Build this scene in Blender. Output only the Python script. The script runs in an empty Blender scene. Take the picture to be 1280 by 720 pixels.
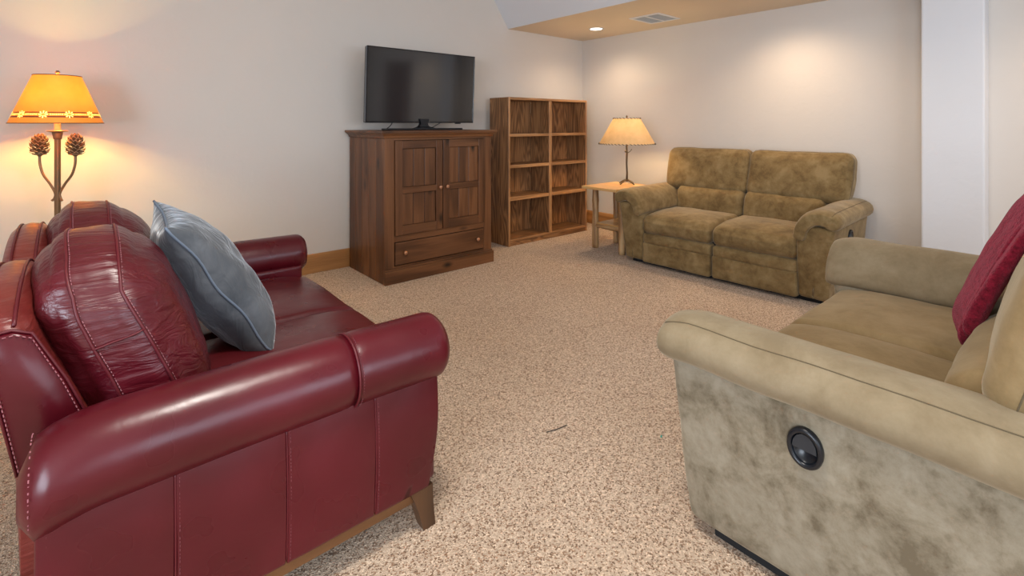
import bpy, bmesh, math, random
from mathutils import Vector, Matrix, noise
random.seed(7)
R = math.radians
S = bpy.context.scene
COL = S.collection

# ------------------------------------------------------------------ camera, world, lights, exposure
YAW = -40.67
cam = bpy.data.cameras.new('camera'); co = bpy.data.objects.new('camera', cam); COL.objects.link(co)
co.location = (0, 0, 1.28); co.rotation_euler = (R(90), 0, R(YAW))
cam.sensor_width = 36; cam.lens = 36 * 623 / 1280; cam.shift_y = -205 / 1280; cam.clip_start = .05
S.camera = co
S.view_settings.view_transform = 'Standard'; S.view_settings.look = 'None'
S.view_settings.gamma = 1; S.view_settings.use_curve_mapping = False
S.view_settings.exposure = 0.33

w = bpy.data.worlds.new('world'); S.world = w; w.use_nodes = True
wb = w.node_tree.nodes['Background']; wb.inputs[0].default_value = (.62, .78, 1, 1); wb.inputs[1].default_value = 1.2

def area(name, loc, rot, sx, sy, power, color):
    l = bpy.data.lights.new(name, 'AREA'); l.shape = 'RECTANGLE'; l.size = sx; l.size_y = sy
    l.energy = power; l.color = color
    o = bpy.data.objects.new(name, l); COL.objects.link(o); o.location = loc; o.rotation_euler = [R(a) for a in rot]
    return o
# daylight through the two windows behind the photographer
area('daylight_rear', (1.6, -2.92, 1.45), (90, 0, 0), 3.2, 1.5, 58, (.80, .89, 1))
area('daylight_side', (-2.52, -.8, 1.45), (90, 0, -90), 2.6, 1.5, 120, (.78, .88, 1))

# ------------------------------------------------------------------ helpers
def link(name, me, mat=None, parent=None):
    o = bpy.data.objects.new(name, me); COL.objects.link(o)
    if mat:
        for m in (mat if isinstance(mat, (list, tuple)) else [mat]): me.materials.append(m)
    if parent: o.parent = parent
    return o
def obj(name, bm, mat, parent=None, smooth=True, loc=None):
    bmesh.ops.recalc_face_normals(bm, faces=bm.faces)
    me = bpy.data.meshes.new(name); bm.to_mesh(me); bm.free()
    if smooth:
        for p in me.polygons: p.use_smooth = True
        if smooth == 'auto':
            me.set_sharp_from_angle(angle=R(35))
    o = link(name, me, mat, parent)
    if loc: o.location = loc
    return o
def thing(name, label, cat, loc=(0, 0, 0), rz=0, group=None):
    o = bpy.data.objects.new(name, None); COL.objects.link(o)
    o.empty_display_size = .1
    o.location = loc; o.rotation_euler = (0, 0, rz); o['label'] = label; o['category'] = cat
    if group: o['group'] = group
    return o
def struct(o): o['kind'] = 'structure'; return o
def stuff(o): o['kind'] = 'stuff'; return o
def box(bm, x0, x1, y0, y1, z0, z1, bev=0, seg=1):
    vs = [bm.verts.new(p) for p in ((x0,y0,z0),(x1,y0,z0),(x1,y1,z0),(x0,y1,z0),(x0,y0,z1),(x1,y0,z1),(x1,y1,z1),(x0,y1,z1))]
    fs = [bm.faces.new([vs[i] for i in q]) for q in ((3,2,1,0),(4,5,6,7),(0,1,5,4),(1,2,6,5),(2,3,7,6),(3,0,4,7))]
    if bev:
        es = {e for f in fs for e in f.edges}
        bmesh.ops.bevel(bm, geom=list(es), offset=bev, segments=seg, affect='EDGES', profile=.6)
    return vs
def bx(name, mat, parent, x0, x1, y0, y1, z0, z1, bev=.003, seg=1):
    bm = bmesh.new(); box(bm, min(x0,x1), max(x0,x1), min(y0,y1), max(y0,y1), z0, z1, bev, seg)
    return obj(name, bm, mat, parent, smooth=False)
def tube(bm, pts, rad, seg=10, closed=False, cap=True, jit=0, sq=False):
    pts = [Vector(p) for p in pts]; n = len(pts)
    if not isinstance(rad, (list, tuple)): rad = [rad] * n
    up = None; rings = []
    for i, p in enumerate(pts):
        a = pts[(i - 1) % n] if (closed or i > 0) else p
        b = pts[(i + 1) % n] if (closed or i < n - 1) else p
        t = (b - a).normalized()
        if up is None:
            up = Vector((0, 0, 1)) if abs(t.z) < .9 else Vector((1, 0, 0))
        s = t.cross(up).normalized(); up = s.cross(t).normalized()
        ring = []
        for k in range(seg):
            an = 2 * math.pi * k / seg + (math.pi / seg if sq else 0)
            r = rad[i] * (1 + (jit * noise.noise(Vector((math.cos(an) * 2, math.sin(an) * 2, i * .7))) if jit else 0))
            ring.append(bm.verts.new(p + (s * math.cos(an) + up * math.sin(an)) * r))
        rings.append(ring)
    m = n if closed else n - 1
    for i in range(m):
        A, B = rings[i], rings[(i + 1) % n]
        for k in range(seg):
            bm.faces.new((A[k], A[(k + 1) % seg], B[(k + 1) % seg], B[k]))
    if cap and not closed:
        bm.faces.new(rings[0][::-1]); bm.faces.new(rings[-1])
def tb(name, mat, parent, pts, rad, seg=10, **k):
    bm = bmesh.new(); tube(bm, pts, rad, seg, **k); return obj(name, bm, mat, parent)
def lathe(bm, prof, seg=32, c=(0, 0, 0), close=False):
    rings = []
    for r, z in prof:
        rings.append([bm.verts.new((c[0] + r * math.cos(2*math.pi*k/seg), c[1] + r * math.sin(2*math.pi*k/seg), c[2] + z)) for k in range(seg)])
    for A, B in zip(rings, rings[1:] + ([rings[0]] if close else [])):
        for k in range(seg): bm.faces.new((A[k], A[(k+1) % seg], B[(k+1) % seg], B[k]))
    if not close:
        bm.faces.new(rings[0][::-1]); bm.faces.new(rings[-1])
def spline(pts, n=8):
    pts = [Vector(p) for p in pts]; out = []
    P = [pts[0]*2 - pts[1]] + pts + [pts[-1]*2 - pts[-2]]
    for i in range(1, len(P) - 2):
        a, b, c, d = P[i-1:i+3]
        for k in range(n):
            t = k / n
            out.append(.5 * ((2*b) + (c-a)*t + (2*a-5*b+4*c-d)*t*t + (3*b-a-3*c+d)*t**3))
    out.append(pts[-1]); return out

class Puff:
    """rounded, bulging box; map() turns a point of the unit cube's surface into a place on the cushion"""
    def __init__(s, half, r, bulge=(0, 0, 0), deform=None, wr=0, wf=6, seed=0, e=.9):
        s.a = Vector(half); s.r = r if isinstance(r, (tuple, list)) else (r, r, r)
        s.b = bulge; s.f = deform; s.wr = wr; s.wf = wf; s.seed = seed; s.e = e
    def map(s, p, out=0):
        c = []; d = []
        for k in range(3):
            q = p[k] * s.a[k]; m = s.a[k] - s.r[k]
            cc = max(-m, min(m, q)); c.append(cc); d.append((q - cc) / s.r[k])
        dv = Vector(d); L = dv.length or 1; n = dv / L
        pos = Vector([c[k] + n[k] * s.r[k] for k in range(3)])
        for k in range(3):
            if s.b[k]:
                j, l = [i for i in range(3) if i != k]
                wgt = (max(0, 1 - p[j]**2) ** s.e) * (max(0, 1 - p[l]**2) ** s.e)
                pos[k] *= 1 + s.b[k] / s.a[k] * wgt
        if s.wr:
            pos += n * s.wr * noise.fractal(Vector((pos.x, pos.y, pos.z)) * s.wf + Vector((s.seed * 3.1, s.seed, 7)), 1, 2, 3)
        pos += n * out
        return s.f(pos) if s.f else pos
    def mesh(s, n=14, ne=5):
        bm = bmesh.new(); ax = []
        for k in range(3):
            m = 1 - s.r[k] / s.a[k]
            core = [-m + 2*m*i/n for i in range(n + 1)] if m > .01 else [0]
            e1 = [m + (1 - m) * i / ne for i in range(1, ne + 1)]
            ax.append([-v for v in e1[::-1]] + core + e1)
        V = {}
        def gv(p):
            key = tuple(round(v, 5) for v in p)
            if key not in V: V[key] = bm.verts.new(s.map(p))
            return V[key]
        for k in range(3):
            j, l = [i for i in range(3) if i != k]
            for sg in (-1, 1):
                for a0, a1 in zip(ax[j], ax[j][1:]):
                    for b0, b1 in zip(ax[l], ax[l][1:]):
                        q = []
                        for A, B in ((a0,b0),(a1,b0),(a1,b1),(a0,b1)):
                            p = [0,0,0]; p[k] = sg; p[j] = A; p[l] = B; q.append(gv(p))
                        try: bm.faces.new(q)
                        except ValueError: pass
        return bm
    def path(s, pts, n=12, out=.001):
        res = []
        for A, B in zip(pts, pts[1:]):
            for i in range(n):
                t = i / n; res.append(s.map([A[k] + (B[k]-A[k])*t for k in range(3)], out))
        res.append(s.map(pts[-1], out)); return res
def seam(name, mat, parent, pts, rad=.003, closed=False):
    return tb(name, mat, parent, pts, rad, 6, closed=closed)
def stitches(parent, mat, pts, L=.006, gap=.005, rad=.0011, name='stitching'):
    """a row of separate thread stitches along a path"""
    bm = bmesh.new(); acc = 0
    for A, B in zip(pts, pts[1:]):
        A = Vector(A); B = Vector(B); d = (B - A).length
        if d < 1e-5: continue
        t = (B - A) / d; x = (L + gap) - acc if acc else 0
        while x < d:
            e = min(x + L, d)
            if e - x > .001: tube(bm, [A + t * x, A + t * e], rad, 4)
            x += L + gap
        acc = (acc + d) % (L + gap)
    return stuff(obj(name, bm, mat, parent, smooth=False))

# ------------------------------------------------------------------ materials
def mat(name):
    m = bpy.data.materials.new(name); m.use_nodes = True; nt = m.node_tree
    return m, nt, nt.nodes['Principled BSDF']
def N(nt, t, **k):
    n = nt.nodes.new(t)
    for a, b in k.items():
        if a.startswith('i_'): n.inputs[a[2:].replace('_', ' ')].default_value = b
        else: setattr(n, a, b)
    return n
def ramp(nt, src, stops):
    r = nt.nodes.new('ShaderNodeValToRGB'); nt.links.new(src, r.inputs[0]); e = r.color_ramp.elements
    while len(e) < len(stops): e.new(.5)
    for el, (p, c) in zip(e, stops): el.position = p; el.color = (*c, 1) if len(c) == 3 else c
    return r.outputs[0]
def bump(nt, p, src, strength, dist, prev=None):
    b = N(nt, 'ShaderNodeBump'); b.inputs['Strength'].default_value = strength; b.inputs['Distance'].default_value = dist
    nt.links.new(src, b.inputs['Height'])
    if prev: nt.links.new(prev, b.inputs['Normal'])
    nt.links.new(b.outputs[0], p.inputs['Normal']); return b.outputs[0]
def plain(name, col, rough=.5, metal=0, **k):
    m, nt, p = mat(name); p.inputs['Base Color'].default_value = (*col, 1)
    p.inputs['Roughness'].default_value = rough; p.inputs['Metallic'].default_value = metal
    for a, b in k.items(): p.inputs[a.replace('_', ' ')].default_value = b
    return m
def mathn(nt, op, a, b=None, c=None):
    n = N(nt, 'ShaderNodeMath', operation=op)
    for i, v in enumerate((a, b, c)):
        if v is None: continue
        if hasattr(v, 'links'): nt.links.new(v, n.inputs[i])
        else: n.inputs[i].default_value = v
    return n.outputs[0]
def mixc(nt, f, a, b, mode='MIX'):
    n = N(nt, 'ShaderNodeMix', data_type='RGBA', blend_type=mode)
    for sck, v in ((n.inputs[0], f), (n.inputs[6], a), (n.inputs[7], b)):
        if hasattr(v, 'links'): nt.links.new(v, sck)
        elif isinstance(v, tuple): sck.default_value = (*v, 1)
        else: sck.default_value = v
    return n.outputs[2]
def coords(nt, scale=(1, 1, 1), rnd=0):
    tc = N(nt, 'ShaderNodeTexCoord'); mp = N(nt, 'ShaderNodeMapping'); mp.inputs['Scale'].default_value = scale
    nt.links.new(tc.outputs['Object'], mp.inputs[0])
    if rnd:
        oi = N(nt, 'ShaderNodeObjectInfo'); a = N(nt, 'ShaderNodeVectorMath', operation='MULTIPLY_ADD')
        cb = N(nt, 'ShaderNodeCombineXYZ')
        for i in range(3): nt.links.new(oi.outputs['Random'], cb.inputs[i])
        nt.links.new(cb.outputs[0], a.inputs[0]); a.inputs[1].default_value = (rnd, rnd * 1.7, rnd * .6)
        nt.links.new(mp.outputs[0], a.inputs[2]); return a.outputs[0]
    return mp.outputs[0]
def noi(nt, vec, scale, detail=4, rough=.5, dist=0):
    n = N(nt, 'ShaderNodeTexNoise'); nt.links.new(vec, n.inputs['Vector'])
    n.inputs['Scale'].default_value = scale; n.inputs['Detail'].default_value = detail
    n.inputs['Roughness'].default_value = rough; n.inputs['Distortion'].default_value = dist
    return n.outputs['Fac']
def wood(name, dark, mid, light, axis='z', rings=26, rough=.45, knots=False, coarse=1.0, ringk=.55):
    m, nt, p = mat(name)
    sc = {'x': (.12, 1, 1), 'y': (1, .12, 1), 'z': (1, 1, .12)}[axis]
    v = coords(nt, sc, 9)
    big = noi(nt, v, 4.5 * coarse, 2, .45, .6)
    ring = mathn(nt, 'MULTIPLY_ADD', mathn(nt, 'SINE', mathn(nt, 'MULTIPLY', big, rings * 2)), .5, .5)
    sc2 = tuple(s * (.25 if s < 1 else 1) for s in sc)
    v2 = coords(nt, sc2, 5); fib = noi(nt, v2, 130, 4, .65)
    f = mathn(nt, 'ADD', mathn(nt, 'MULTIPLY', ring, ringk), mathn(nt, 'MULTIPLY', fib, 1 - ringk))
    c = ramp(nt, f, [(.15, dark), (.5, mid), (.85, light)])
    tone = noi(nt, v, 2.2, 2)
    c = mixc(nt, 1, c, ramp(nt, tone, [(.3, (.72, .70, .68)), (.7, (1.2, 1.18, 1.12))]), 'MULTIPLY')
    if knots:
        sk = {'x': (.45, 1, 1), 'y': (1, .45, 1), 'z': (1, 1, .45)}[axis]
        vk = coords(nt, sk, 7); vo = N(nt, 'ShaderNodeTexVoronoi'); nt.links.new(vk, vo.inputs['Vector']); vo.inputs['Scale'].default_value = 5.5
        k = ramp(nt, vo.outputs['Distance'], [(.05, (1, 1, 1)), (.17, (0, 0, 0))])
        c = mixc(nt, k, c, tuple(x * .35 for x in dark))
    nt.links.new(c, p.inputs['Base Color']); p.inputs['Roughness'].default_value = rough
    bump(nt, p, fib, .25, .002)
    return m
def leather(name, base, dark):
    m, nt, p = mat(name); v = coords(nt)
    c = ramp(nt, noi(nt, v, 4, 2, .4), [(.3, dark), (.7, base)])
    nt.links.new(c, p.inputs['Base Color'])
    rr = ramp(nt, noi(nt, v, 8, 2, .5), [(.3, (.25,)*3), (.75, (.38,)*3)]); nt.links.new(rr, p.inputs['Roughness'])
    p.inputs['Specular IOR Level'].default_value = .42
    p.inputs['Coat Weight'].default_value = .06; p.inputs['Coat Roughness'].default_value = .25
    bump(nt, p, mathn(nt, 'ADD', noi(nt, v, 11, 3, .5, .5), mathn(nt, 'MULTIPLY', noi(nt, v, 120, 2), .04)), .16, .010)
    return m
def creased(name, base, dark, scale, strength, dist):
    """leather puckered across a gathered seam"""
    m, nt, p = mat(name); v = coords(nt)
    nt.links.new(ramp(nt, noi(nt, v, 7, 5, .6), [(.3, dark), (.65, base)]), p.inputs['Base Color'])
    rr = ramp(nt, noi(nt, v, 14, 5, .65), [(.3, (.27,)*3), (.75, (.42,)*3)]); nt.links.new(rr, p.inputs['Roughness'])
    p.inputs['Coat Weight'].default_value = .15; p.inputs['Coat Roughness'].default_value = .25
    b = bump(nt, p, noi(nt, coords(nt, scale), 5, 4, .5, .8), strength, dist)
    bump(nt, p, noi(nt, v, 260, 3), .08, .001, b)
    return m
def suede(name, lo, mid, hi, sc=7):
    m, nt, p = mat(name); v = coords(nt, (1, 1, 1), 3)
    f = mathn(nt, 'ADD', mathn(nt, 'MULTIPLY', noi(nt, v, sc, 6, .65, .4), .7), mathn(nt, 'MULTIPLY', noi(nt, v, sc * 4, 4, .7), .3))
    nt.links.new(ramp(nt, f, [(.38, lo), (.5, mid), (.62, hi)]), p.inputs['Base Color'])
    p.inputs['Roughness'].default_value = .95; p.inputs['Specular IOR Level'].default_value = .15
    p.inputs['Sheen Weight'].default_value = .35; p.inputs['Sheen Roughness'].default_value = .4; p.inputs['Sheen Tint'].default_value = (.95, .85, .65, 1)
    b = bump(nt, p, noi(nt, v, 500, 2), .2, .001)
    bump(nt, p, noi(nt, v, 9, 3, .5, .6), .2, .012, b)
    return m

def wallmat(name, col):
    m, nt, p = mat(name); v = coords(nt)
    t = noi(nt, v, 1.5, 2)
    nt.links.new(ramp(nt, t, [(.3, tuple(x*.97 for x in col)), (.7, col)]), p.inputs['Base Color'])
    p.inputs['Roughness'].default_value = .75; p.inputs['Specular IOR Level'].default_value = .25
    f = ramp(nt, noi(nt, v, 9, 3, .5, .4), [(.45, (0,0,0)), (.6, (1,1,1))])
    b = bump(nt, p, f, .12, .004); bump(nt, p, noi(nt, v, 160, 3), .08, .002, b)
    return m
M_wall = wallmat('wall paint', (.67, .625, .575))
M_soff = wallmat('soffit paint', (.72, .60, .46))
M_col = wallmat('white paint with daylight tint', (.73, .75, .785))  # white paint with the window's cool light mixed into its colour

def carpetmat():
    m, nt, p = mat('speckled carpet'); v = coords(nt)
    base = ramp(nt, noi(nt, v, 1.4, 3), [(.3, (.58, .445, .325)), (.7, (.64, .505, .38))])
    vo = N(nt, 'ShaderNodeTexVoronoi'); nt.links.new(v, vo.inputs['Vector']); vo.inputs['Scale'].default_value = 210
    rgb = N(nt, 'ShaderNodeSeparateColor'); nt.links.new(vo.outputs['Color'], rgb.inputs[0])
    sp = ramp(nt, rgb.outputs[0], [(0, (.34, .27, .22)), (.10, (.55, .43, .35)), (.25, (.86, .83, .80)), (.55, (1.05, 1.03, 1.02)), (.9, (1.3, 1.28, 1.26))])
    sp.node.color_ramp.interpolation = 'CONSTANT'
    c = mixc(nt, 1, base, sp, 'MULTIPLY')
    big = ramp(nt, noi(nt, v, 60, 4, .7), [(.35, (.80, .77, .75)), (.6, (1.08, 1.08, 1.08))])
    c = mixc(nt, 1, c, big, 'MULTIPLY')
    nt.links.new(c, p.inputs['Base Color']); p.inputs['Roughness'].default_value = 1; p.inputs['Specular IOR Level'].default_value = .05
    p.inputs['Sheen Weight'].default_value = .2
    b = bump(nt, p, vo.outputs['Distance'], .5, .006)
    bump(nt, p, noi(nt, v, 70, 4, .7), .4, .01, b)
    return m
M_carpet = carpetmat()
M_base = wood('honey pine trim', (.32, .145, .048), (.55, .28, .10), (.66, .36, .14), 'x', 10, .45, True, .8)
M_baseY = wood('honey pine trim across', (.32, .145, .048), (.55, .28, .10), (.66, .36, .14), 'y', 10, .45, True, .8)
PINE = ((.060, .023, .009), (.130, .052, .020), (.215, .092, .038))
M_pz = wood('dark stained pine upright', *PINE, 'z', 9, .42, True, 1.2, .40)
M_px = wood('dark stained pine lengthwise', *PINE, 'x', 9, .42, True, 1.2, .40)
M_py = wood('dark stained pine crosswise', *PINE, 'y', 9, .42, True, 1.2, .40)
OAK = ((.12, .053, .022), (.27, .128, .052), (.41, .21, .092))
M_oz = wood('stained oak upright', *OAK, 'z', 42, .45, False, 1.5, .5)
M_ox = wood('stained oak lengthwise', *OAK, 'x', 42, .45, False, 2.0, .42)
OAKE = ((.28, .13, .05), (.42, .21, .085), (.52, .28, .13))
M_oe = wood('light oak edge', *OAKE, 'x', 20, .45, False, 1.1, .4)
M_oez = wood('light oak upright edge', *OAKE, 'z', 20, .45, False, 1.1, .4)
M_log = wood('peeled pine log', (.24, .12, .05), (.50, .31, .15), (.66, .46, .25), 'z', 12, .5, True, 1.6, .5)
M_logx = wood('peeled pine rail', (.24, .12, .05), (.50, .31, .15), (.66, .46, .25), 'y', 12, .5, True, 1.6, .5)
M_ptop = wood('varnished pine board', (.50, .28, .10), (.64, .39, .16), (.74, .49, .23), 'y', 14, .3, True, .9, .5)
M_leg = wood('walnut stained leg', (.035, .016, .007), (.075, .034, .015), (.11, .05, .022), 'z', 14, .35)
M_rail = wood('walnut stained rail', (.06, .024, .009), (.12, .05, .018), (.16, .07, .027), 'x', 14, .35)
LB, LD = (.098, .0042, .0105), (.068, .0030, .0070)
M_lea = leather('oxblood leather', LB, LD)
M_leac = creased('puckered oxblood leather', LB, LD, (.8, 5.5, 5.5), .55, .02)
M_leaf = creased('gathered back frame leather with lamp glow', (.20, .028, .022), (.12, .012, .012), (.8, 1.3, 9), .5, .015)  # warm lamp glow put into the frame's leather colour
M_seat = leather('oxblood seat leather', (.115, .012, .016), (.075, .006, .009))
M_pipe = plain('leather piping', (.10, .006, .011), .45)
M_thread = plain('pale thread', (.36, .13, .15), .8)
M_dthread = plain('pink brown thread', (.20, .05, .06), .8)
M_sue = suede('tan suede', (.140, .090, .037), (.205, .138, .060), (.265, .188, .090), 7)
M_sues = suede('tan suede side greyed by daylight', (.150, .120, .078), (.25, .212, .150), (.315, .275, .205), 8)  # same tan suede, window light on the side put into its colour
M_suet = suede('tan suede arm top with daylight tint', (.215, .163, .097), (.255, .200, .124), (.295, .235, .152), 5)  # arm top copy, paler and greyer for the window light on it
M_suem = suede('warm tan suede seat', (.215, .148, .070), (.26, .182, .090), (.30, .215, .112), 5)
M_pipt = plain('suede seam', (.12, .09, .05), .95)
M_black = plain('black moulded plastic', (.006, .008, .012), .32)
M_blackm = plain('matt black cloth', (.012, .012, .013), .9)
M_screen = plain('dark glass screen', (.014, .015, .018), .10, 0, IOR=1.75)
M_bezel = plain('glossy black bezel', (.008, .008, .010), .2)
M_silver = plain('dark metal edge', (.16, .17, .19), .3, .7)
M_white = plain('white enamel', (.72, .72, .74), .45)
M_copper = plain('copper knob', (.50, .25, .14), .38, .55)
M_bronze = plain('brushed bronze', (.24, .14, .07), .45, .35)
M_iron = plain('hammered dark iron', (.085, .062, .040), .5, .7)
M_cone = plain('pine cone scale', (.20, .10, .045), .7)
M_conet = plain('pine cone scale tip', (.42, .27, .15), .7)

def velvet():
    m, nt, p = mat('slate blue velvet'); v = coords(nt)
    nt.links.new(ramp(nt, noi(nt, v, 9, 5, .6, .6), [(.3, (.070, .080, .094)), (.7, (.135, .148, .166))]), p.inputs['Base Color'])
    p.inputs['Roughness'].default_value = .8; p.inputs['Specular IOR Level'].default_value = .2
    p.inputs['Sheen Weight'].default_value = .9; p.inputs['Sheen Roughness'].default_value = .35; p.inputs['Sheen Tint'].default_value = (.85, .92, 1, 1)
    bump(nt, p, noi(nt, coords(nt, (1, 1, .35)), 13, 3, .5, 1.5), .5, .02)
    return m
M_vel = velvet()
def plush():
    m, nt, p = mat('crimson plush'); v = coords(nt)
    nt.links.new(ramp(nt, noi(nt, v, 70, 4, .7), [(.35, (.10, .004, .012)), (.65, (.26, .012, .033))]), p.inputs['Base Color'])
    p.inputs['Roughness'].default_value = .95; p.inputs['Specular IOR Level'].default_value = .1
    p.inputs['Sheen Weight'].default_value = .4; p.inputs['Sheen Roughness'].default_value = .5; p.inputs['Sheen Tint'].default_value = (1, .35, .45, 1)
    b = bump(nt, p, noi(nt, v, 160, 3, .7), .8, .008); bump(nt, p, noi(nt, v, 16, 3), .5, .02, b)
    return m
M_plush = plush()
def shade_mat(name, c1, c2, trans, sc=9):
    m, nt, p = mat(name); out = nt.nodes['Material Output']; v = coords(nt)
    c = ramp(nt, noi(nt, v, sc, 4, .6), [(.3, c1), (.7, c2)])
    nt.links.new(c, p.inputs['Base Color']); p.inputs['Roughness'].default_value = .6
    tr = N(nt, 'ShaderNodeBsdfTranslucent'); nt.links.new(c, tr.inputs[0])
    mx = N(nt, 'ShaderNodeMixShader'); mx.inputs[0].default_value = trans
    nt.links.new(p.outputs[0], mx.inputs[1]); nt.links.new(tr.outputs[0], mx.inputs[2]); nt.links.new(mx.outputs[0], out.inputs[0])
    return m
M_shade = shade_mat('amber parchment shade', (.80, .27, .035), (.86, .32, .05), .085)
M_punch = shade_mat('thin punched parchment', (.98, .85, .45), (1, .9, .55), .5)
M_band = shade_mat('russet painted band', (.22, .03, .01), (.26, .05, .02), .03)
M_shade2 = shade_mat('tan rawhide shade', (.60, .39, .19), (.72, .49, .26), .11, 12)
def emit(name, col, st):
    m = bpy.data.materials.new(name); m.use_nodes = True; nt = m.node_tree; nt.nodes.clear()
    e = nt.nodes.new('ShaderNodeEmission'); e.inputs[0].default_value = (*col, 1); e.inputs[1].default_value = st
    o = nt.nodes.new('ShaderNodeOutputMaterial'); nt.links.new(e.outputs[0], o.inputs[0]); return m
M_lens = emit('lit lamp lens', (1, .93, .80), 9)
M_bulb = emit('lit bulb', (1, .80, .50), 6)

# ------------------------------------------------------------------ the room
XB, YA, XL, YR, ZS, ZC = 4.976, 4.37, -2.6, -3.0, 2.37, 2.95
XS = 3.695                                     # front edge of the soffit
def quadbox(name, m, x0, x1, y0, y1, z0, z1):
    return struct(bx(name, m, None, x0, x1, y0, y1, z0, z1, 0))
quadbox('floor', M_carpet, XL - .1, XB + .1, YR - .1, YA + .1, -.05, 0)
quadbox('wall_front', M_wall, XL - .1, XB + .1, YA, YA + .1, 0, ZC + .1)
quadbox('wall_right', M_wall, XB, XB + .1, YR, YA, 0, ZC + .1)
quadbox('ceiling', M_wall, XL - .1, XS - .37, YR - .1, YA, ZC, ZC + .08)
def holed(name, axis, pos, thick, a0, a1, z0, z1, w0, w1, h0, h1):
    bm = bmesh.new()
    for (s0, s1, t0, t1) in ((a0, w0, z0, z1), (w1, a1, z0, z1), (w0, w1, z0, h0), (w0, w1, h1, z1)):
        if axis == 'x': box(bm, pos, pos + thick, s0, s1, t0, t1)
        else: box(bm, s0, s1, pos, pos + thick, t0, t1)
    return struct(obj(name, bm, M_wall, None, smooth=False))
holed('wall_back', 'y', YR - .1, .1, XL, XB, 0, ZC + .1, 0.0, 3.2, .7, 2.2)
holed('wall_left', 'x', XL - .1, .1, YR, YA, 0, ZC + .1, -2.1, .5, .7, 2.2)
def window(n, axis, pos, a0, a1, z0, z1):
    bm = bmesh.new(); t = .06
    mid = (a0 + a1) / 2
    for (s0, s1, t0, t1) in ((a0, a1, z0, z0+t), (a0, a1, z1-t, z1), (a0, a0+t, z0+t, z1-t), (a1-t, a1, z0+t, z1-t), (mid-.03, mid+.03, z0+t, z1-t)):
        if axis == 'x': box(bm, pos, pos + .05, s0, s1, t0, t1)
        else: box(bm, s0, s1, pos, pos + .05, t0, t1)
    struct(obj(n, bm, M_white, None, smooth=False))
window('window_1', 'y', YR - .08, 0.0, 3.2, .7, 2.2)
window('window_2', 'x', XL - .08, -2.1, .5, .7, 2.2)
# soffit: flat underside and a leaning front face that rises to the high ceiling
bm = bmesh.new()
pr = [(XS, ZS), (XB, ZS), (XB, ZC + .1), (XS - .37, ZC + .1), (XS - .365, ZC - .04)]
a = [bm.verts.new((x, YR, z)) for x, z in pr]; b = [bm.verts.new((x, YA, z)) for x, z in pr]
bm.faces.new(a); bm.faces.new(b[::-1])
for i in range(5):
    f = bm.faces.new((a[i], b[i], b[(i+1) % 5], a[(i+1) % 5]))
    if i == 0: f.material_index = 1
    if i == 4: f.material_index = 2  # leaning face gets the daylight-tinted white
so = struct(obj('ceiling_soffit', bm, [M_wall, M_soff, M_col], None, smooth=False)); so.name = 'trim_1'
# column against the right wall
struct(bx('wall_column', M_col, None, 4.775, XB, .488, .838, 0, ZS, .012, 2)).name = 'trim_2'
# baseboards
struct(bx('baseboard_front', M_base, None, XL, XB, YA - .022, YA, 0, .163, .004))
bm = bmesh.new(); box(bm, XB - .022, XB, .838, YA - .022, 0, .163, .004); box(bm, XB - .022, XB, -.95, .488, 0, .163, .004)
struct(obj('baseboard_right', bm, M_baseY, None, smooth=False))
# wooden door further along the right wall (seen only in the screen's reflection)
d = bpy.data.objects.new('door_1', None); COL.objects.link(d); d.location = (XB, -1.5, 0); struct(d)
bx('door_panel', M_pz, d, -.05, 0, -.45, .45, 0, 2.03, .004)
bx('door_frame', M_px, d, -.03, 0, -.53, -.46, 0, 2.1, .003); bx('door_frame', M_px, d, -.03, 0, .46, .53, 0, 2.1, .003)

# ceiling air vent
v = thing('ceiling_vent', 'white rectangular ceiling air vent with two louvred halves in the soffit', 'vent', (4.465, 2.94, ZS))
for n_, q in (('frame', (-.20, .20, -.175, -.150)), ('frame', (-.20, .20, .150, .175)), ('frame', (-.20, -.172, -.15, .15)), ('frame', (.172, .20, -.15, .15)), ('divider', (-.172, .172, -.008, .008))):
    bx(n_, M_white, v, q[0], q[1], q[2], q[3], -.008, 0, .002)
bx('backing', plain('grey duct', (.16, .18, .21), .6), v, -.172, .172, -.15, .15, -.002, -.0005, 0)
M_slat = plain('pale blue grey slat', (.50, .56, .64), .5)
for s in (-1, 1):
    for i in range(12):
        x = -.155 + i * .0282
        bm = bmesh.new(); box(bm, x - .0075, x + .0075, min(s*.010, s*.148), max(s*.010, s*.148), -.0062, -.0042)
        obj('slat', bm, M_slat, v, smooth=False)
# recessed lamps
def downlight(x, y, label, power):
    t = thing('recessed_downlight', label, 'ceiling light', (x, y, ZS), 0)
    bm = bmesh.new(); lathe(bm, [(.062, 0), (.085, 0), (.088, -.004), (.084, -.007), (.066, -.005)], 40, close=True); obj('trim_ring', bm, M_white, t)
    bm = bmesh.new(); lathe(bm, [(.064, -.001), (.064, -.003)], 40); obj('lens', bm, M_lens, t)
    l = bpy.data.lights.new('downlight_lamp', 'SPOT'); l.energy = power; l.color = (1, .74, .50); l.spot_size = R(150); l.spot_blend = 1; l.shadow_soft_size = .10
    o = bpy.data.objects.new('downlight_lamp', l); COL.objects.link(o); o.parent = t; o.location = (0, 0, -.03)
    return t
downlight(4.45, 3.70, 'round lit recessed downlight in the soffit left of the vent', 38)
downlight(4.45, 1.75, 'recessed downlight in the soffit above the tan loveseat', 50)
downlight(4.45, -.35, 'recessed downlight in the soffit level with the white column', 40)

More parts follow.
